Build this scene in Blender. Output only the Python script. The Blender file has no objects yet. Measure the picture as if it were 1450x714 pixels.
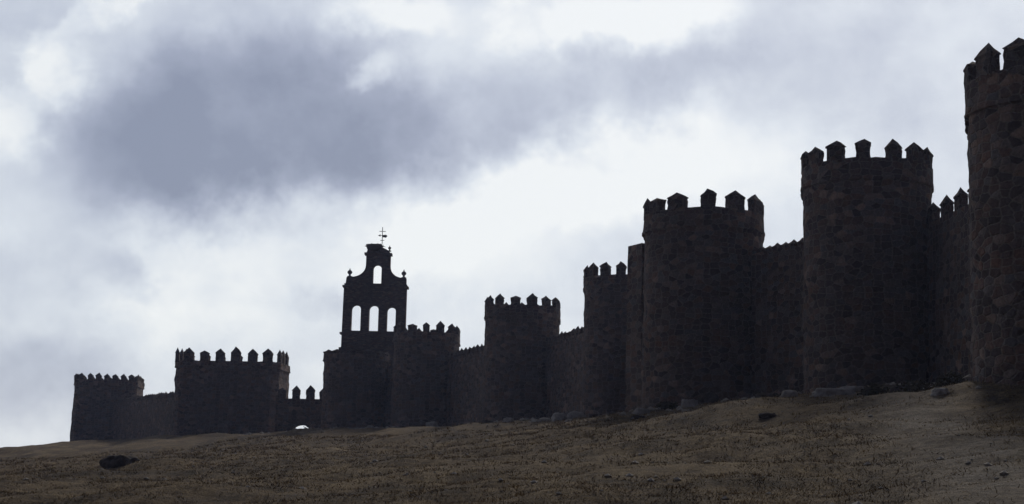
import bpy, math, random
import numpy as np
from mathutils import Matrix, Vector, noise
random.seed(7); rng=np.random.default_rng(7)
sc=bpy.context.scene
sc.view_settings.view_transform='Standard'; sc.view_settings.look='None'; sc.view_settings.exposure=0
# ---------------------------------------------------------------- camera
cam=bpy.data.cameras.new("camera"); co=bpy.data.objects.new("camera",cam); sc.collection.objects.link(co)
sc.camera=co; cam.lens=57.1; cam.sensor_width=36; cam.clip_end=20000
co.matrix_world=(Matrix.Rotation(math.radians(98.5),3,'X')@Matrix.Rotation(math.radians(1.3),3,'Z')).to_4x4()

# ---------------------------------------------------------------- node helper
class NT:
    def __init__(s,tree): s.t=tree; s.n=tree.nodes; s.l=tree.links
    def node(s,typ,**kw):
        n=s.n.new(typ)
        for k,v in kw.items(): setattr(n,k,v)
        return n
    def inp(s,n,key,v):
        if v is None: return
        if isinstance(v,bpy.types.NodeSocket): s.l.new(v,n.inputs[key])
        else: n.inputs[key].default_value=v
    def math(s,op,a,b=None,c=None,clamp=False):
        n=s.node('ShaderNodeMath',operation=op); n.use_clamp=clamp
        s.inp(n,0,a); s.inp(n,1,b); s.inp(n,2,c); return n.outputs[0]
    def vmath(s,op,a,b=None):
        n=s.node('ShaderNodeVectorMath',operation=op); s.inp(n,0,a); s.inp(n,1,b); return n.outputs[0]
    def noise(s,vec,scale,detail=4,rough=.55,dist=0):
        n=s.node('ShaderNodeTexNoise'); s.inp(n,'Vector',vec); s.inp(n,'Scale',scale); s.inp(n,'Detail',detail)
        s.inp(n,'Roughness',rough); s.inp(n,'Distortion',dist); return n
    def ramp(s,fac,stops,interp='LINEAR'):
        n=s.node('ShaderNodeValToRGB'); s.inp(n,0,fac); cr=n.color_ramp; cr.interpolation=interp
        while len(cr.elements)<len(stops): cr.elements.new(.5)
        for e,(p,c) in zip(cr.elements,stops): e.position=p; e.color=(*c,1)
        return n.outputs[0]
    def mix(s,fac,a,b,blend='MIX'):
        n=s.node('ShaderNodeMix',data_type='RGBA',blend_type=blend); s.inp(n,0,fac)
        for k,v in ((6,a),(7,b)):
            if isinstance(v,tuple) and len(v)==3: v=(*v,1)
            s.inp(n,k,v)
        return n.outputs[2]
    def maprange(s,v,a,b,c,d,smooth=False):
        n=s.node('ShaderNodeMapRange'); n.interpolation_type='SMOOTHSTEP' if smooth else 'LINEAR'
        s.inp(n,0,v); s.inp(n,1,a); s.inp(n,2,b); s.inp(n,3,c); s.inp(n,4,d); return n.outputs[0]

def material(name):
    m=bpy.data.materials.new(name); m.use_nodes=True; h=NT(m.node_tree)
    b=m.node_tree.nodes['Principled BSDF']; b.inputs['Roughness'].default_value=.95
    b.inputs['Specular IOR Level'].default_value=.1
    return m,h,b

# ---------------------------------------------------------------- world
SUN_EL,SUN_AZ=math.radians(33),math.radians(14)   # azimuth from +Y towards +X
w=bpy.data.worlds.new("World"); sc.world=w; w.use_nodes=True
h=NT(w.node_tree); bg=w.node_tree.nodes['Background']
sky=h.node('ShaderNodeTexSky'); sky.sky_type='NISHITA'; sky.sun_disc=False
sky.sun_elevation=SUN_EL; sky.sun_rotation=SUN_AZ
tc=h.node('ShaderNodeTexCoord'); d=tc.outputs['Generated']
sp=h.node('ShaderNodeSeparateXYZ'); h.inp(sp,0,d); X,Y,Z=sp.outputs
az=h.math('ARCTAN2',X,Y); el=h.math('ARCSINE',Z)
w1=h.noise(d,8,5,.6)
f2=h.noise(d,26,5,.62)
def warp(n,amp):
    return h.vmath('MULTIPLY',h.vmath('SUBTRACT',n.outputs['Color'],(.5,.5,.5)),(amp,amp*.8,0))
cb=h.node('ShaderNodeCombineXYZ'); h.inp(cb,0,az); h.inp(cb,1,el)
uv=h.vmath('ADD',h.vmath('ADD',cb.outputs[0],warp(w1,.11)),warp(f2,.045))
clouds=[(-168,214,165,78,8,-.50),(-215,196,105,54,0,-.24),(-33,226,160,52,5,-.26),(75,246,120,34,0,-.08),
(-160,268,110,44,18,-.26),(-103,261,26,15,25,.30),(-72,302,80,22,0,.36),(70,290,100,32,0,.46),(-308,217,36,24,30,.3),
(-275,250,30,30,45,.36),(-240,290,60,13,25,.30),(-300,290,80,50,0,-.10),(-290,118,80,36,0,-.14),(-290,60,90,40,0,-.24),(-200,120,130,50,0,.20),
(-72,165,180,50,8,.26),(55,198,150,40,17,.34),(-37,128,90,60,0,.14),(190,255,130,50,0,-.12),(150,190,110,44,10,.16),
(273,217,80,60,0,.06),(33,150,150,55,0,.12),(-240,130,40,14,-20,-.18),(-120,110,30,12,10,-.14)]
L=None
for (a,e,ra,re,rot,wt) in clouds:
    mp=h.node('ShaderNodeMapping',vector_type='TEXTURE'); h.inp(mp,0,uv)
    mp.inputs[1].default_value=(a/1000,e/1000,0); mp.inputs[2].default_value=(0,0,math.radians(rot))
    mp.inputs[3].default_value=(ra/1000,re/1000,1)
    g=h.node('ShaderNodeTexGradient',gradient_type='SPHERICAL'); h.inp(g,0,mp.outputs[0])
    s=h.maprange(g.outputs['Fac'],0.,.8,0.,wt,True)
    L=s if L is None else h.math('ADD',L,s)
st=h.node('ShaderNodeMapping'); h.inp(st,0,d); st.inputs[3].default_value=(1,1,1.7)
f1=h.noise(st.outputs[0],6.5,6,.57,.3)
L=h.math('ADD',L,h.math('MULTIPLY',h.math('SUBTRACT',f1.outputs['Fac'],.5),.62))
L=h.math('ADD',L,h.math('MULTIPLY',h.math('SUBTRACT',f2.outputs['Fac'],.5),.42))
L=h.math('ADD',L,.675,clamp=True)
col=h.ramp(L,[(0,(.235,.27,.375)),(.25,(.335,.375,.495)),(.5,(.51,.56,.675)),(.78,(.70,.755,.84)),(1,(.87,.905,.94))])
nish=h.mix(1,sky.outputs[0],(.1,.1,.1),'MULTIPLY')
col=h.mix(.06,col,nish)
# unseen sky away from the sun is dimmed to blue-grey to keep walls dark
dim=h.maprange(Y,-.2,.9,0.,1.,True)
col=h.mix(dim,(.048,.054,.080),col)
dim2=h.maprange(Z,.35,.95,1.,.3,True)
fin=h.vmath('SCALE',col); h.inp(fin.node,'Scale',dim2)
h.l.new(fin,bg.inputs[0]); bg.inputs[1].default_value=1
try: w.cycles.sampling_method='MANUAL'; w.cycles.sample_map_resolution=512
except Exception: pass
# ---------------------------------------------------------------- sun
sl=bpy.data.lights.new("sun","SUN"); sl.energy=1.5; sl.angle=math.radians(10); sl.color=(1,.93,.83)
so=bpy.data.objects.new("sun",sl); sc.collection.objects.link(so)
sd=Vector((math.sin(SUN_AZ)*math.cos(SUN_EL),math.cos(SUN_AZ)*math.cos(SUN_EL),math.sin(SUN_EL)))
so.rotation_euler=sd.to_track_quat('Z','Y').to_euler(); so.location=(0,0,200)

# ---------------------------------------------------------------- terrain
CP=np.array([(0,0,-1.65),(-30,0,-2.6),(30,0,-1),(-60,0,-4),(60,0,2),(-15,25,-1.9),(0,25,-1.4),(15,25,-.7),(0,-40,-2.5),(-60,-40,-5),(60,-40,-1),
(0,60,.3),(0,100,2.6),(0,150,5.6),(1.5,212,9.0),(11,40,.45),(18,65,2.9),(26,118,8.1),(24.5,84,6.1),(31,80,6.2),(40,60,5),
(-18,60,-.5),(-30,100,.4),(-50,170,2.4),(-75,250,4.7),(-9,60,-.1),(-18,120,2.2),(-30,200,5.7),(-45,265,8.6),(-36,262,8.9),(-87,328,7.0),(-76,326,8.3),
(-102,330,5.5),(-130,330,3.8),(-66,295,7.9),(-12,237,9.2),(-24,248,9.1),(13,187,9.2),(15.5,133,7.4),(8,100,4.2),(8,150,6.9),
(-90,200,0),(-60,100,-2),(-90,420,1),(-40,340,5.5),(-20,330,6),(20,300,7),(60,200,9),(60,120,9.5),(100,100,9),(100,300,5),(0,440,0),(-150,250,-2),(-150,450,-3),(120,440,0)],float)
def U(r2): return np.where(r2>1e-9,r2*np.log(np.maximum(r2,1e-9)),0)
n=len(CP); P=CP[:,:2]/100
K=U(((P[:,None]-P[None])**2).sum(-1))+np.eye(n)*.02
A=np.zeros((n+3,n+3)); A[:n,:n]=K; A[:n,n]=1; A[:n,n+1:]=P; A[n:,:n]=A[:n,n:].T
W=np.linalg.solve(A,np.concatenate([CP[:,2],np.zeros(3)]))
PH=rng.uniform(0,6.28,(40,)); AN=rng.uniform(0,6.28,(40,)); FR=np.geomspace(.12,3.2,40)
def terr(x,y):
    x=np.asarray(x,float); y=np.asarray(y,float); sh=x.shape; x=x.ravel(); y=y.ravel()
    xc=np.clip(x,-160,130); yc=np.clip(y,-50,460)
    q=np.stack([xc,yc],1)/100
    z=np.empty(len(q))
    for i in range(0,len(q),40000):
        s=q[i:i+40000]; z[i:i+40000]=U(((s[:,None]-P[None])**2).sum(-1))@W[:n]+W[n]+s@W[n+1:]
    out=np.hypot(x-xc,y-yc); t=np.clip(out/400,0,1); t=t*t*(3-2*t)
    z=z*(1-t)-14*t-np.minimum(out,60)*.03
    b=np.zeros_like(z)
    for k in range(40):
        b+=np.sin((x*math.cos(AN[k])+y*math.sin(AN[k]))*FR[k]+PH[k]+1.5*np.sin(.13*x+.09*y+k))*.034/FR[k]**.6
    # low hummocks in front of the nearest towers
    z=z+.2*np.exp(-(((x-22)/5)**2+((y-88)/4)**2))+.3*np.exp(-(((x-15)/4)**2+((y-96)/5)**2))
    fade=np.clip((np.hypot(x,y)-8)/15,0,1)
    return (z+b*fade*1.0).reshape(sh)
def ax(segs):
    o=[segs[0][0]]
    for a,b,s in segs:
        m=max(1,int(round((b-a)/s))); o+=list(np.linspace(a,b,m+1)[1:])
    return np.array(o)
gx=ax([(-4000,-600,340),(-600,-160,22),(-160,-60,2.5),(-60,50,.5),(50,130,3),(130,600,24),(600,4000,340)])
gy=ax([(-1500,-60,120),(-60,20,5),(20,130,.5),(130,350,1.1),(350,460,4),(460,1000,30),(1000,5500,450)])
GX,GY=np.meshgrid(gx,gy); GZ=terr(GX,GY)
def mesh_obj(name,verts,faces,mats,uvs=None,fm=None,smooth=False,parent=None):
    me=bpy.data.meshes.new(name); me.from_pydata(verts,[],faces); 
    for m in mats: me.materials.append(m)
    if uvs is not None:
        ul=me.uv_layers.new(name='UVMap'); ul.data.foreach_set('uv',np.array(uvs,float).ravel())
    if fm is not None: me.polygons.foreach_set('material_index',fm)
    if smooth: me.polygons.foreach_set('use_smooth',[True]*len(me.polygons))
    me.update(); o=bpy.data.objects.new(name,me); sc.collection.objects.link(o)
    if parent: o.parent=parent
    return o
nx,ny=len(gx),len(gy)
idx=np.arange(nx*ny).reshape(ny,nx)
F=np.stack([idx[:-1,:-1],idx[:-1,1:],idx[1:,1:],idx[1:,:-1]],-1).reshape(-1,4)
# ground material
mg,h,b=material("dry_grass_ground")
g=h.node('ShaderNodeNewGeometry'); pos=g.outputs['Position']
n1=h.noise(pos,.05,4,.62); n2=h.noise(pos,.35,6,.7); n3=h.noise(pos,2.6,6,.75); n4=h.noise(pos,12,4,.75)
mx=h.math('ADD',h.math('MULTIPLY',n1.outputs['Fac'],.6),h.math('ADD',h.math('MULTIPLY',n2.outputs['Fac'],.75),h.math('ADD',h.math('MULTIPLY',n3.outputs['Fac'],.7),h.math('MULTIPLY',n4.outputs['Fac'],.5))))
c=h.ramp(h.maprange(mx,1.0,1.53,0.,1.),[(0,(.020,.016,.012)),(.3,(.078,.056,.036)),(.55,(.165,.118,.068)),(.8,(.26,.195,.115)),(1,(.40,.31,.195))])
# bare stony track on the right
sx=h.node('ShaderNodeSeparateXYZ'); h.inp(sx,0,h.vmath('ADD',pos,h.vmath('MULTIPLY',h.vmath('SUBTRACT',n1.outputs['Color'],(.5,.5,.5)),(10,10,0))))
tx=h.math('SUBTRACT',sx.outputs[0],h.math('ADD',h.math('MULTIPLY',sx.outputs[1],.19),4.2))
tm=h.maprange(h.math('ABSOLUTE',tx),.6,4.2,1.,0.,True); tm=h.math('MULTIPLY',tm,h.maprange(n2.outputs['Fac'],.35,.62,.1,.85))
c=h.mix(tm,c,h.ramp(n3.outputs['Fac'],[(.3,(.09,.08,.074)),(.7,(.36,.325,.29))]))
h.l.new(c,b.inputs['Base Color'])
bp=h.node('ShaderNodeBump'); h.inp(bp,'Strength',1.); h.inp(bp,'Distance',.28); h.inp(bp,'Height',h.math('ADD',n3.outputs['Fac'],h.math('MULTIPLY',n4.outputs['Fac'],.45)))
h.l.new(bp.outputs[0],b.inputs['Normal'])
ground=mesh_obj("ground",np.stack([GX,GY,GZ],-1).reshape(-1,3).tolist(),F.tolist(),[mg],smooth=True)
def tz(x,y): return float(terr(np.array([x]),np.array([y]))[0])

# ---------------------------------------------------------------- stone
def stone_mat(name,warm=1.,dark=1.,sx=1.5,sy=2.3,brick=False):
    m,h,b=material(name)
    tc=h.node('ShaderNodeUVMap'); tc.uv_map='UVMap'; uv=tc.outputs[0]
    g=h.node('ShaderNodeNewGeometry'); pos=g.outputs['Position']
    nz=h.noise(uv,.7,5,.65); uvd=h.vmath('ADD',uv,h.vmath('MULTIPLY',h.vmath('SUBTRACT',nz.outputs['Color'],(.5,.5,.5)),(.5,.34,0)))
    if brick:
        br=h.node('ShaderNodeTexBrick'); h.inp(br,'Vector',uvd); h.inp(br,'Scale',1.); h.inp(br,'Brick Width',.5); h.inp(br,'Row Height',.16); h.inp(br,'Mortar Size',.02)
        br.inputs['Color1'].default_value=(0,0,0,1); br.inputs['Color2'].default_value=(1,1,1,1)
        v=br.outputs['Color']; mort=br.outputs['Fac']
    else:
        sv=h.vmath('MULTIPLY',uvd,(sx,sy,1))
        v1=h.node('ShaderNodeTexVoronoi',voronoi_dimensions='2D',feature='F1'); h.inp(v1,'Vector',sv); h.inp(v1,'Scale',1.); h.inp(v1,'Randomness',.75)
        v2=h.node('ShaderNodeTexVoronoi',voronoi_dimensions='2D',feature='DISTANCE_TO_EDGE'); h.inp(v2,'Vector',sv); h.inp(v2,'Scale',1.); h.inp(v2,'Randomness',.75)
        sc_=h.node('ShaderNodeSeparateColor'); h.inp(sc_,0,v1.outputs['Color']); v=sc_.outputs[0]
        mort=h.maprange(v2.outputs['Distance'],.02,.14,1.,0.,True)
    cols=[(0,(.055*warm,.046,.046)),(.3,(.11*warm,.088,.08)),(.55,(.18*warm,.12,.09)),(.78,(.15,.14,.145)),(1,(.32*warm,.25,.20))]
    cols=[(p,tuple(dark*x for x in c)) for p,c in cols]
    bc=h.ramp(v,cols)
    st=h.noise(pos,.28,5,.65); fi=h.noise(pos,6,5,.7)
    bc=h.mix(h.maprange(st.outputs['Fac'],.38,.68,.0,.6,True),bc,tuple(dark*x for x in(.085,.073,.073)))
    bc=h.mix(h.math('MULTIPLY',mort,.5),bc,tuple(dark*x for x in (.27,.24,.215)))
    bc=h.mix(.7,bc,h.ramp(fi.outputs['Fac'],[(.3,(.4,.4,.4)),(.7,(1.4,1.4,1.4))]),'MULTIPLY')
    h.l.new(bc,b.inputs['Base Color'])
    bp=h.node('ShaderNodeBump'); h.inp(bp,'Strength',.8); h.inp(bp,'Distance',.10)
    h.inp(bp,'Height',h.math('ADD',h.math('SUBTRACT',1.,mort),h.math('ADD',h.math('MULTIPLY',v,.5),fi.outputs['Fac'])))
    h.l.new(bp.outputs[0],b.inputs['Normal'])
    return m
mstone=stone_mat("granite_rubble_masonry",1.12,1.12,1.4,2.2)
mbrick=stone_mat("old_brick_masonry",1.2,.8,brick=True)
mcap=stone_mat("merlon_masonry",1.05,.85,1.8,2.6)

class MB:
    def __init__(s): s.v=[];s.f=[];s.uv=[];s.fm=[]
    def face(s,ids,uvs,m=0): s.f.append(ids); s.uv+=uvs; s.fm.append(m)
    def merlon(s,p,t,nrm,wd,dp,hb,hc,m=1):
        j=lambda a:random.uniform(-a,a)
        lean=j(.06)
        wd*=1+j(.13); hb*=1+j(.12); hc*=1+j(.22); sk=j(.14)
        if random.random()<.14: hc*=.55          # weathered cap
        k_=min(1,wd)
        def R(z,sw,sd,jj=1):
            b=len(s.v)
            for a,c in ((-1,1),(1,1),(1,-1),(-1,-1)):
                q=p+t*(a*sw/2+j(.05)*k_+lean*z)+nrm*(c*sd/2+j(.03)); s.v.append((q.x,q.y,p.z+z+j(.04)*k_+a*sk*.25*(z>0)))
            return b
        zz=[-.25,hb*.35,hb*.7,hb,hb+.03,hb+.13,hb+.13+.5*hc]
        rs=[R(zz[0],wd,dp),R(zz[1],wd*.97,dp),R(zz[2],wd*.99,dp),R(zz[3],wd,dp),R(zz[4],wd+.08*k_,dp+.1),R(zz[5],wd+.06*k_,dp+.08),R(zz[6],wd*.55,dp*.5)]
        for k in range(len(rs)-1):
            for i in range(4):
                a=rs[k]+i; b_=rs[k]+(i+1)%4; c=rs[k+1]+(i+1)%4; d_=rs[k+1]+i
                u0=i*1.1+p.x; s.face([b_,a,d_,c],[(u0+wd,zz[k]),(u0,zz[k]),(u0,zz[k+1]),(u0+wd,zz[k+1])],m)
        ap=len(s.v); s.v.append((p.x+j(.08)*k_,p.y+j(.06),p.z+hb+.13+hc))
        for i in range(4):
            a=rs[-1]+i;b_=rs[-1]+(i+1)%4; s.face([b_,a,ap],[(0,0),(.5,0),(.25,.4)],m)
def resample(pts,step):
    out=[];n=len(pts)
    for i in range(n):
        a=Vector(pts[i]);b=Vector(pts[(i+1)%n]); L_=(b-a).length; k=max(1,int(round(L_/step)))
        for q in range(k): out.append(a.lerp(b,q/k))
    return out
def offset(pts,o):
    n=len(pts);res=[]
    for i in range(n):
        t=(pts[(i+1)%n]-pts[i-1]); t.normalize(); res.append(pts[i]+Vector((t.y,-t.x))*o)   # CCW -> outward
    return res
def dshape(cx,cy,r,phi,back):
    f=Vector((-math.sin(phi),-math.cos(phi))); s_=Vector((-f.y,f.x))
    c=Vector((cx,cy)); P_=[]
    for k in range(25):
        a=-math.pi/2+math.pi*k/24; P_.append(c+f*(r*math.cos(a))+s_*(r*math.sin(a)))
    P_.append(c+s_*r-f*back); P_.append(c-s_*r-f*back)
    return P_
def rect(cx,cy,wx,wy,phi,ch=.5):
    c=Vector((cx,cy)); e=Vector((math.cos(phi),math.sin(phi))); q=Vector((-e.y,e.x)); P_=[]
    for a,b in ((-wx/2,-wy/2+ch),(-wx/2+ch,-wy/2),(wx/2-ch,-wy/2),(wx/2,-wy/2+ch),(wx/2,wy/2),(-wx/2,wy/2)): P_.append(c+e*a+q*b)
    return P_
def dn(v,amp,s_): 
    q=Vector(v)*s_; return noise.noise(q)*amp+noise.noise(q*3.1)*amp*.5
def tower(name,foot,top,base,merl,batter=.012,par=1.3,over=.13,mphase=0.):
    mb=MB(); base_pts=resample(foot,.42); n=len(base_pts)
    arc=[0]
    for i in range(n): arc.append(arc[-1]+(base_pts[(i+1)%n]-base_pts[i]).length)
    hs=list(np.arange(base,top-par,.45))+[top-par-.001,top-par+.05,top-par+.25,top-par+.3,top-.45,top]
    offs=[]
    for z in hs:
        o=max(0,(top-par-z))*batter
        if z>top-par: o=over*1.5 if z<top-par+.27 else over
        offs.append(o)
    N=len(hs)
    for k,z in enumerate(hs):
        pts=offset(base_pts,offs[k])
        for i,p in enumerate(pts):
            dd=dn((p.x,p.y,z),.14,.6)+dn((p.x,p.y,z),.05,2.7); tt=(pts[(i+1)%n]-pts[i-1]).normalized()
            zz=z+(dn((p.x*2,p.y*2,z),.12,.9) if k==N-1 else 0)
            mb.v.append((p.x+tt.y*dd,p.y-tt.x*dd,zz))
    for k in range(N-1):
        for i in range(n):
            j=(i+1)%n
            mb.face([k*n+i,k*n+j,(k+1)*n+j,(k+1)*n+i],[(arc[i],hs[k]),(arc[i+1],hs[k]),(arc[i+1],hs[k+1]),(arc[i],hs[k+1])],0)
    mb.face([(N-1)*n+i for i in range(n)],[(base_pts[i].x,base_pts[i].y) for i in range(n)],0)
    sp_,wd,hb,hc=merl; ol=resample(offset([Vector(p) for p in base_pts],over-.32),.05)
    length=sum((ol[(i+1)%len(ol)]-ol[i]).length for i in range(len(ol)))
    cnt=max(4,int(round(length/sp_)))
    for m in range(cnt):
        i=int((m+mphase+random.uniform(-.06,.06))/cnt*len(ol))%len(ol); p=ol[i]; t=(ol[(i+4)%len(ol)]-ol[i-4]).normalized()
        t3=Vector((t.x,t.y,0)); mb.merlon(Vector((p.x,p.y,top)),t3,Vector((t.y,-t.x,0)),wd,.6,hb,hc,1)
    return mesh_obj(name,mb.v,mb.f,[mstone,mcap],mb.uv,mb.fm)
def curtain(name,a,b,ta,tb,base,th=2.4,merl=(1.7,.95,.6,.5)):
    mb=MB(); a=Vector(a);b=Vector(b);L_=(b-a).length; t=(b-a)/L_; nr=Vector((t.y,-t.x))
    k=max(2,int(L_/.5)); rows=28
    for side in (1,-1):
        s0=len(mb.v)
        for r in range(rows+1):
            for i in range(k+1):
                p=a.lerp(b,i/k); top=ta+(tb-ta)*i/k; z=base+(top-base)*r/rows
                q=p+nr*(side*th/2+(top-z)*.012*side+dn((p.x,p.y,z),.08,.6))
                mb.v.append((q.x,q.y,z+(dn((p.x,p.y,1),.1,.8) if r==rows else 0)))
        for r in range(rows):
            for i in range(k):
                q=[s0+r*(k+1)+i,s0+r*(k+1)+i+1,s0+(r+1)*(k+1)+i+1,s0+(r+1)*(k+1)+i]
                u=[(i/k*L_,mb.v[q[0]][2]),((i+1)/k*L_,mb.v[q[1]][2]),((i+1)/k*L_,mb.v[q[2]][2]),(i/k*L_,mb.v[q[3]][2])]
                if side<0: q=q[::-1];u=u[::-1]
                mb.face(q,u,0)
    S=(rows+1)*(k+1)
    for i in range(k):
        q=[rows*(k+1)+i,rows*(k+1)+i+1,S+rows*(k+1)+i+1,S+rows*(k+1)+i]; mb.face(q,[(0,0),(.5,0),(.5,2),(0,2)],0)
    for e in (0,k):
        for r in range(rows):
            q=[r*(k+1)+e,(r+1)*(k+1)+e,S+(r+1)*(k+1)+e,S+r*(k+1)+e]; mb.face(q,[(0,r*.6),(0,r*.6+.6),(2,r*.6+.6),(2,r*.6)],0)
    sp_,wd,hb,hc=merl; cnt=int(L_/sp_)
    for m in range(cnt):
        f=(m+.5)/cnt; p=a.lerp(b,f)+nr*(th/2-.4); 
        mb.merlon(Vector((p.x,p.y,ta+(tb-ta)*f)),Vector((t.x,t.y,0)),Vector((nr.x,nr.y,0)),wd,.6,hb,hc,1)
    return mesh_obj(name,mb.v,mb.f,[mstone,mcap],mb.uv,mb.fm)
rd=math.radians
TM="wall_tower"
tower(TM,dshape(29.6,86,4.85,rd(18),5),22.75,4,(2.1,1.35,1.0,.6),.004,1.9,mphase=.45)
tower(TM,dshape(26.55,120,4.7,rd(12),6),24.75,5,(2.05,1.15,.85,.55),.002,1.6,mphase=.3)
tower(TM,dshape(16.2,136,4.95,rd(7),6),23.65,4,(2.4,1.4,.85,.55),.010,1.6,mphase=.15)
tower(TM,dshape(13.4,191,4.7,rd(4),5),25.5,6,(1.9,1.05,.85,.55),.006,1.3,mphase=.5)
tower(TM,dshape(1.55,215,4.9,rd(2),6),24.5,6,(2.1,1.15,.85,.55),.010,1.5)
tower(TM,dshape(-12.4,240,4.75,rd(0),5),23.2,6,(2.15,1.05,.85,.55),.012,1.3,mphase=.4)
tower(TM,dshape(-23.5,249,4.9,rd(0),2.),20.5,6,(2.3,1.5,.3,.3),.008,1.0)
tower("gate_tower",rect(-46.2,271,17.4,9,rd(-4),1.2),20.65,5,(2.6,1.45,1.2,.9),.004,1.2)
tower(TM,rect(-81.5,332,12.4,9,rd(3),.8),21.1,4,(1.65,1.05,.6,.55),.03,1.3)
CW="town_wall"
curtain(CW,(31,124),(34,88),20.2,20.5,4,merl=(2.6,1.1,.85,.6))
curtain(CW,(17,140),(26,124),20.1,20.1,4,merl=(1.0,.6,.15,.32))
curtain(CW,(10.85,142),(18,145.5),22.1,22.1,4,merl=(30,1,.2,.2))
curtain(CW,(17.2,188),(14.9,146),21,21,4)
curtain(CW,(4,219),(12,189),19.6,19.6,5,merl=(1.7,.8,.5,.5))
curtain(CW,(-10,243),(-1,218),19.5,19.3,5,merl=(1.7,.8,.5,.5))
curtain(CW,(-22,254),(-13,243),19,19,5)
curtain(CW,(-79,330),(-52,273),16.4,15.2,4,merl=(1.7,.9,.55,.5))

def profile(name,outlines,th,loc,mat,rotz=0,parent=None,bev=0):
    cu=bpy.data.curves.new(name,'CURVE'); cu.dimensions='2D'; cu.fill_mode='BOTH'; cu.extrude=th/2
    for o in outlines:
        s=cu.splines.new('POLY'); s.points.add(len(o)-1); s.use_cyclic_u=True
        for p,(x,y) in zip(s.points,o): p.co=(x,y,0,1)
    ob=bpy.data.objects.new(name,cu); sc.collection.objects.link(ob)
    dg=bpy.context.evaluated_depsgraph_get(); me=bpy.data.meshes.new_from_object(ob.evaluated_get(dg)); bpy.data.objects.remove(ob)
    me.transform(Matrix.Rotation(math.pi/2,4,'X')); me.name=name
    ul=me.uv_layers.new(name='UVMap') if not me.uv_layers else me.uv_layers[0]; ul.name='UVMap'
    for lp,u in zip(me.loops,ul.data):
        c=me.vertices[lp.vertex_index].co; u.uv=(c.x+c.y,c.z)
    me.materials.clear(); me.materials.append(mat)
    o=bpy.data.objects.new(name,me); sc.collection.objects.link(o); o.location=loc; o.rotation_euler=(0,0,rotz)
    if parent: o.parent=parent
    return o
def arch(cx,z0,z1,w_):
    r=w_/2; pts=[(cx-r,z0),(cx+r,z0)]
    for k in range(0,13):
        a=math.pi*k/12; pts.append((cx+r*math.cos(a),z1-r+r*math.sin(a)))
    return pts
# gate wall with arched passage, standing between the two gate towers
gate=bpy.data.objects.new("city_gate",None); sc.collection.objects.link(gate)
o=[(-37.2,5),(-34.5,5),(-34.5,9.3)]+[(-33.05+1.45*math.cos(math.pi-a*math.pi/12),9.3+1.*math.sin(a*math.pi/12)) for a in range(1,12)]+[(-31.6,9.3),(-31.6,5),(-28,5),(-28,14.45),(-37.2,14.45)]
profile("gate_wall",[o],2.5,(0,262,0),mstone,parent=gate)
mb=MB()
for k in range(4):
    mb.merlon(Vector((-36.35+k*2.27,261.1,14.45)),Vector((1,0,0)),Vector((0,-1,0)),1.45,.6,1.15,.85,1)
mesh_obj("gate_merlons",mb.v,mb.f,[mstone,mcap],mb.uv,mb.fm,parent=gate)

# ---------------------------------------------------------------- bell gable
bell=bpy.data.objects.new("bell_gable",None); sc.collection.objects.link(bell)
cx=-21.6; S=.112
def bx(px): return (px-531.5)*S
H=lambda py: 32.2+(405-py)*S
low=[(bx(484.5),7),(bx(576),7),(bx(576),H(406)),(bx(487),H(406))]
holes=[arch(bx(505.5),H(468),H(431),13.5*S),arch(bx(530.5),H(468),H(431),13.5*S),arch(bx(555.5),H(468),H(433),12.5*S)]
loc=(cx,257,0)
profile("belfry_body",[low]+holes,1.7,loc,mbrick,parent=bell)
def slab(name,x0,x1,z0,z1,th):
    return profile(name,[[(x0,z0),(x1,z0),(x1,z1),(x0,z1)]],th,loc,mbrick,parent=bell)
slab("cornice_low",bx(485),bx(578.5),H(406)+.003,H(403.5),2.2)
slab("cornice_top",bx(487.5),bx(576.5),H(403.5)+.003,H(401),2.0)
slab("string_course",bx(483.5),bx(577.5),H(473),H(470.5),2.0)
slab("string_course_2",bx(483),bx(578),H(495),H(492),2.1)
def curve_pts(x0,z0,x1,z1,nn=8):
    out=[]
    for k in range(nn+1):
        a=math.pi/2*k/nn
        out.append((x0+(x1-x0)*math.sin(a),z0+(z1-z0)*(1-math.cos(a))))
    return out
up=[(bx(489),H(401)+.003),(bx(575),H(401)+.003),(bx(575),H(392)),(bx(569),H(391))]
up+=curve_pts(bx(569),H(391),bx(551.5),H(374))
up+=[(bx(551.5),H(359)),(bx(517),H(359)),(bx(517),H(372))]
l=curve_pts(bx(497),H(391),bx(517),H(374)); l.reverse(); up+=l[1:]
up+=[(bx(490),H(392))]
profile("gable",[up,arch(bx(533.5),H(400),H(373),12*S)],1.3,loc,mbrick,parent=bell)
slab("gable_cornice",bx(514.5),bx(553.5),H(359)+.003,H(356),1.9)
profile("pediment",[[(bx(517),H(356)+.003),(bx(551),H(356)+.003),(bx(549),H(352.5)),(bx(534),H(345)),(bx(519),H(351))]],1.2,loc,mbrick,parent=bell)
def lathe(name,prof,loc_,mat,seg=14,sx=1):
    mb=MB()
    for r,z in prof:
        for i in range(seg): a=2*math.pi*i/seg; mb.v.append((r*math.cos(a)*sx,r*math.sin(a),z))
    for k in range(len(prof)-1):
        for i in range(seg):
            j=(i+1)%seg; mb.face([k*seg+i,k*seg+j,(k+1)*seg+j,(k+1)*seg+i],[(i*.1,prof[k][1]),(i*.1+.1,prof[k][1]),(i*.1+.1,prof[k+1][1]),(i*.1,prof[k+1][1])])
    mb.face(list(range(seg))[::-1],[(0,0)]*seg); mb.face([(len(prof)-1)*seg+i for i in range(seg)],[(0,0)]*seg)
    ob=mesh_obj(name,mb.v,mb.f,[mat],mb.uv,mb.fm,smooth=True,parent=bell); ob.location=loc_; return ob
fin_=[(.45,0),(.45,.25),(.2,.32),(.16,.55),(.36,.75),(.42,.95),(.34,1.15),(.12,1.3),(.05,1.6)]
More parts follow.
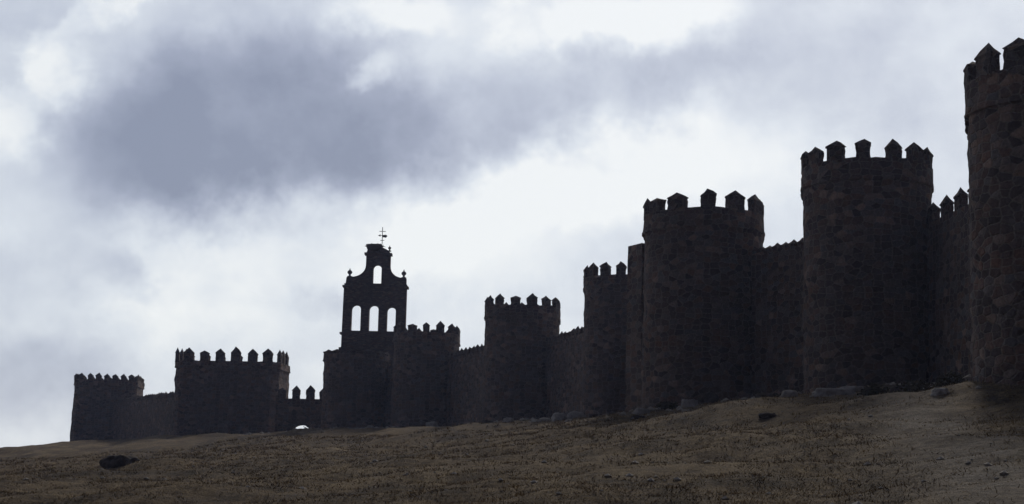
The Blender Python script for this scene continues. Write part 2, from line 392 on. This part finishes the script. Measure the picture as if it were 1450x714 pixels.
for px,py,s in ((494,392,.95),(571,392,.95),(549.5,353,.6)):
    ob=lathe("finial",fin_,(cx+bx(px),257,H(py)),mbrick); ob.scale=(s,s,s)
mn,h,b=material("twig_nest"); b.inputs['Base Color'].default_value=(.06,.045,.035,1)
mb=MB()
for k in range(700):
    a=random.uniform(0,6.28); r=random.uniform(.3,1.3); zz=random.uniform(0,1)**.8; r*=.8+.35*zz
    c=Vector((r*math.cos(a),r*math.sin(a)*.7,zz*1.0)); dr=Vector((-math.sin(a)+random.uniform(-.6,.6),math.cos(a)+random.uniform(-.6,.6),random.uniform(-.3,.3))).normalized()*random.uniform(.2,.5)
    u=Vector((0,0,.045)); s0=len(mb.v); sdv=dr.cross(Vector((0,0,1))).normalized()*.03
    for q in (c-dr-u,c+dr-u,c+dr+u,c-dr+u,c-dr+sdv,c+dr+sdv): mb.v.append(tuple(q))
    mb.face([s0,s0+1,s0+2,s0+3],[(0,0)]*4); mb.face([s0,s0+1,s0+5,s0+4],[(0,0)]*4); mb.face([s0+3,s0+2,s0+5,s0+4],[(0,0)]*4)
nest=mesh_obj("stork_nest_twigs",mb.v,mb.f,[mn],parent=bell); nest.location=(cx+bx(528),257,H(352.5))
nb=lathe("stork_nest",[(.8,0),(1.15,.3),(1.35,.8),(1.2,1.05),(.5,.9)],(cx+bx(528),257,H(353)),mn)
mi,h,b=material("wrought_iron"); b.inputs['Base Color'].default_value=(.03,.03,.03,1)
def rod(name,a,b_,r):
    a=Vector(a);b_=Vector(b_); d_=b_-a; q=d_.to_track_quat('Z','Y'); mb=MB()
    for z in (0,d_.length):
        for i in range(6): mb.v.append(tuple(a+q@Vector((r*math.cos(i*1.047),r*math.sin(i*1.047),z))))
    for i in range(6): j=(i+1)%6; mb.face([i,j,6+j,6+i],[(0,0)]*4)
    mb.face([5,4,3,2,1,0],[(0,0)]*6); mb.face([6,7,8,9,10,11],[(0,0)]*6)
    return mesh_obj(name,mb.v,mb.f,[mi],parent=bell)
vx=cx+bx(538.5)
rod("vane_mast",(vx,257,H(350)),(vx,257,H(318)),.055)
rod("cross_arm",(vx-.5,257,H(324)),(vx+.5,257,H(324)),.05)
rod("vane_arm",(vx-.55,257,H(330)),(vx+.75,257,H(330)),.04)
profile("vane_flag",[[(0,0),(.55,-.05),(.75,.2),(.55,.42),(0,.36)]],.04,(vx+.05,257,H(332.5)),mi,parent=bell)
profile("vane_arrow",[[(0,0),(-.4,.18),(0,.36)]],.04,(vx-.3,257,H(331.6)),mi,parent=bell)
rod("vane_scroll",(vx-.3,257,H(337)),(vx+.3,257,H(337)),.05)

# ---------------------------------------------------------------- boulders, bushes
mr,h,b=material("granite_boulder"); g=h.node('ShaderNodeNewGeometry'); nn=h.noise(g.outputs['Position'],3,6,.7)
h.l.new(h.ramp(nn.outputs['Fac'],[(.3,(.24,.225,.22)),(.7,(.56,.53,.50))]),b.inputs['Base Color'])
mrd,h,b=material("dark_boulder"); g=h.node('ShaderNodeNewGeometry'); nn=h.noise(g.outputs['Position'],3,6,.7)
h.l.new(h.ramp(nn.outputs['Fac'],[(.3,(.03,.026,.026)),(.7,(.12,.10,.09))]),b.inputs['Base Color'])
import bmesh
def boulder(x,y,wx,wy,hz,mat,seed,sink=.25,name="boulder"):
    bm=bmesh.new(); bmesh.ops.create_icosphere(bm,subdivisions=4,radius=1)
    for v in bm.verts:
        p=v.co.normalized(); q=p*1.3+Vector((seed*7.3,seed*3.1,seed))
        k=1+noise.noise(q)*.45+noise.noise(q*2.3)*.2+noise.noise(q*6)*.06
        c=p*k; c.z=min(c.z,.75+noise.noise(q*2)*.15); v.co=Vector((c.x*wx/2,c.y*wy/2,c.z*hz))
    me=bpy.data.meshes.new(name); bm.to_mesh(me); bm.free(); me.materials.append(mat)
    for p in me.polygons: p.use_smooth=True
    o=bpy.data.objects.new(name,me); sc.collection.objects.link(o); o.location=(x,y,tz(x,y)-sink*hz*.2); o.rotation_euler=(0,0,(seed*1.7)%.8-.4)
    return o
B=[(-27,115,2.3,1.8,.9,mrd),(19.8,99,3.4,1.8,.7,mr),(21.3,101,1.5,1,.5,mr),(15,122,1.6,1.2,.9,mrd),(17.8,112,1.5,1.2,.75,mrd),(-2.7,203,1.9,1.4,1.2,mrd),(5.6,181,1.7,1.4,1.35,mr),
(4,182,1.3,1,1.0,mr),(7.5,178,1.9,1.4,.9,mr),(9.3,176,1.3,1,.7,mrd),(-10.5,226,1.8,1.5,1.5,mr),(-8.4,226,1.3,1.,.6,mrd),(-76,312,1.5,1.2,.9,mrd),(23,94,1.6,1.,.6,mrd),(2,198,1.2,1,.7,mr),(11,168,1.4,1,.6,mrd),
(13.5,121,1.3,.9,.8,mr),(18.3,106,1.3,1,.7,mr),(24,92,1.2,.9,.5,mr),(9,150,1.5,1,.4,mrd),(-20,236,1.1,1,.8,mr),(6,160,1,.8,.5,mr),(12.5,113,1.,.8,.5,mr),(0,190,1.2,.9,.6,mr),(12,140,1.1,.8,.6,mr),
(10.5,128,1.2,.9,.55,mr),(3,172,1.1,.8,.5,mr),(16,102,1.,.7,.4,mr),(-5,205,1.1,.8,.55,mr),(22.3,84,1.,.7,.35,mr),(9,113,1.1,.8,.3,mrd),(14,88,.9,.7,.3,mrd)]
for i,a in enumerate(B): boulder(*a,seed=i+1.3)
mb=MB()
for k in range(950):
    if k<480: y=38+150*random.random()**1.3; x=y*random.uniform(-.36,.36)
    else:
        # rubble along the foot of the walls
        wl=[(27,92),(20,122),(12,130),(8.5,183),(1.5,206),(-12,232),(-24,241),(-46,262)]; q=random.random()*(len(wl)-1.001); i=int(q); f=q-i
        x=wl[i][0]*(1-f)+wl[i+1][0]*f+random.gauss(0,2); y=wl[i][1]*(1-f)+wl[i+1][1]*f+random.gauss(-6,5)
    r=random.choice((.04,.05,.07,.12))*random.uniform(.7,1.3)*(1 if k<480 else 2.4); z=tz(x,y)+r*.3; s0=len(mb.v)
    for i in range(6):
        a=i*1.047+random.uniform(-.3,.3); mb.v.append((x+r*1.3*math.cos(a),y+r*math.sin(a),z+random.uniform(-.2,.2)*r))
    mb.v.append((x,y,z+r*.7)); mb.v.append((x,y,z-r))
    for i in range(6):
        j=(i+1)%6; mb.face([s0+i,s0+j,s0+6],[(0,0)]*3); mb.face([s0+j,s0+i,s0+7],[(0,0)]*3)
mp_,h,b=material("pale_pebble"); b.inputs['Base Color'].default_value=(.45,.41,.37,1)
mesh_obj("scattered_stones",mb.v,mb.f,[mp_])
ml,h,b=material("dry_shrub_leaves"); g=h.node('ShaderNodeNewGeometry'); nn=h.noise(g.outputs['Position'],4,3,.6)
h.l.new(h.ramp(nn.outputs['Fac'],[(.35,(.03,.03,.018)),(.65,(.10,.085,.045))]),b.inputs['Base Color'])
def shrub(x,y,r,hh,n_=900,ls=1.):
    mb=MB(); z=tz(x,y)
    for k in range(n_):
        dv=Vector((random.gauss(0,1),random.gauss(0,1),abs(random.gauss(0,1)))).normalized()*(random.random()**.45)
        lump=1+.35*noise.noise(dv*2.5+Vector((x,y,0)))
        c=Vector((x+dv.x*r*lump,y+dv.y*r*lump,z+dv.z*hh*lump)); a=Vector((random.gauss(0,1),random.gauss(0,1),random.gauss(0,1))).normalized()*.09*ls
        b_=a.cross(Vector((random.gauss(0,1),random.gauss(0,1),random.gauss(0,1)))).normalized()*.05*ls; s0=len(mb.v)
        mb.v+= [tuple(c-a),tuple(c+b_),tuple(c+a),tuple(c-b_)]; mb.face([s0,s0+1,s0+2,s0+3],[(0,0)]*4)
    mesh_obj("shrub",mb.v,mb.f,[ml])
for a in ((22.6,90,1.2,.8),(21.4,95,.9,.6),(24,88,1,.9),(18.6,113.5,.9,.6),(12.4,127,1,.7),(27,80,1.2,.7),(-34.6,283,1.3,4.3,260,2.2),(-33.2,290,1.2,3.9,160,2.2)): shrub(*a)

# ---------------------------------------------------------------- dry grass tufts (one object)
mgr,h,b=material("dry_grass_blades"); g=h.node('ShaderNodeNewGeometry'); n1=h.noise(g.outputs['Position'],.35,5,.7); n2=h.noise(g.outputs['Position'],5,3,.7)
h.l.new(h.ramp(h.math('ADD',h.math('MULTIPLY',n1.outputs['Fac'],.5),h.math('MULTIPLY',n2.outputs['Fac'],.5)),[(.38,(.08,.058,.036)),(.5,(.26,.19,.108)),(.62,(.52,.40,.245))]),b.inputs['Base Color'])
NTF=90000
yy=32+150*rng.random(NTF)**1.5; xx=yy*rng.uniform(-.40,.38,NTF)
cl=np.array([noise.noise((a*.2,c_*.12,0))+.6*noise.noise((a*.9,c_*.5,5)) for a,c_ in zip(xx,yy)])+rng.normal(0,.28,NTF); keep=cl>-.2; xx=xx[keep];yy=yy[keep]
track=np.abs(xx-(yy*.19+4.2))<1.8+rng.normal(0,.8,len(xx)); kk=~(track&(rng.random(len(xx))<.7)); xx=xx[kk];yy=yy[kk]
zz=terr(xx,yy)-.02; m=len(xx); NB=4
bx_=np.repeat(xx,NB)+rng.normal(0,.12,m*NB); by_=np.repeat(yy,NB)+rng.normal(0,.12,m*NB); bz_=np.repeat(zz,NB)
hh=np.repeat(rng.uniform(.03,.12,m)*(1+(yy-32)/90),NB)*rng.uniform(.6,1.2,m*NB); ang=rng.uniform(0,6.28,m*NB); wd=.008+.0002*by_
le=rng.normal(0,1.0,(m*NB,2))*hh[:,None]
V=np.empty((m*NB,3,3))
V[:,0]=np.stack([bx_-np.cos(ang)*wd,by_-np.sin(ang)*wd,bz_],1); V[:,1]=np.stack([bx_+np.cos(ang)*wd,by_+np.sin(ang)*wd,bz_],1)
V[:,2]=np.stack([bx_+le[:,0],by_+le[:,1],bz_+hh],1)
me=bpy.data.meshes.new("dry_grass"); T=m*NB
me.vertices.add(T*3); me.vertices.foreach_set('co',V.ravel()); me.loops.add(T*3); me.loops.foreach_set('vertex_index',np.arange(T*3))
me.polygons.add(T); me.polygons.foreach_set('loop_start',np.arange(T)*3); me.materials.append(mgr); me.update(); me.validate()
og=bpy.data.objects.new("dry_grass",me); sc.collection.objects.link(og)

# ---------------------------------------------------------------- thin haze filling the valley air
bm=bmesh.new(); bmesh.ops.create_cube(bm,size=1); 
for v in bm.verts: v.co=Vector((v.co.x*900,v.co.y*900+150,v.co.z*200+60))
me=bpy.data.meshes.new("haze"); bm.to_mesh(me); bm.free()
mh=bpy.data.materials.new("thin_air_haze"); mh.use_nodes=True; mh.node_tree.nodes.clear()
vs=mh.node_tree.nodes.new('ShaderNodeVolumeScatter'); vs.inputs['Color'].default_value=(.54,.64,1,1); vs.inputs['Density'].default_value=.00015; vs.inputs['Anisotropy'].default_value=.5
ou=mh.node_tree.nodes.new('ShaderNodeOutputMaterial'); mh.node_tree.links.new(vs.outputs[0],ou.inputs['Volume'])
me.materials.append(mh); oh=bpy.data.objects.new("haze",me); sc.collection.objects.link(oh)
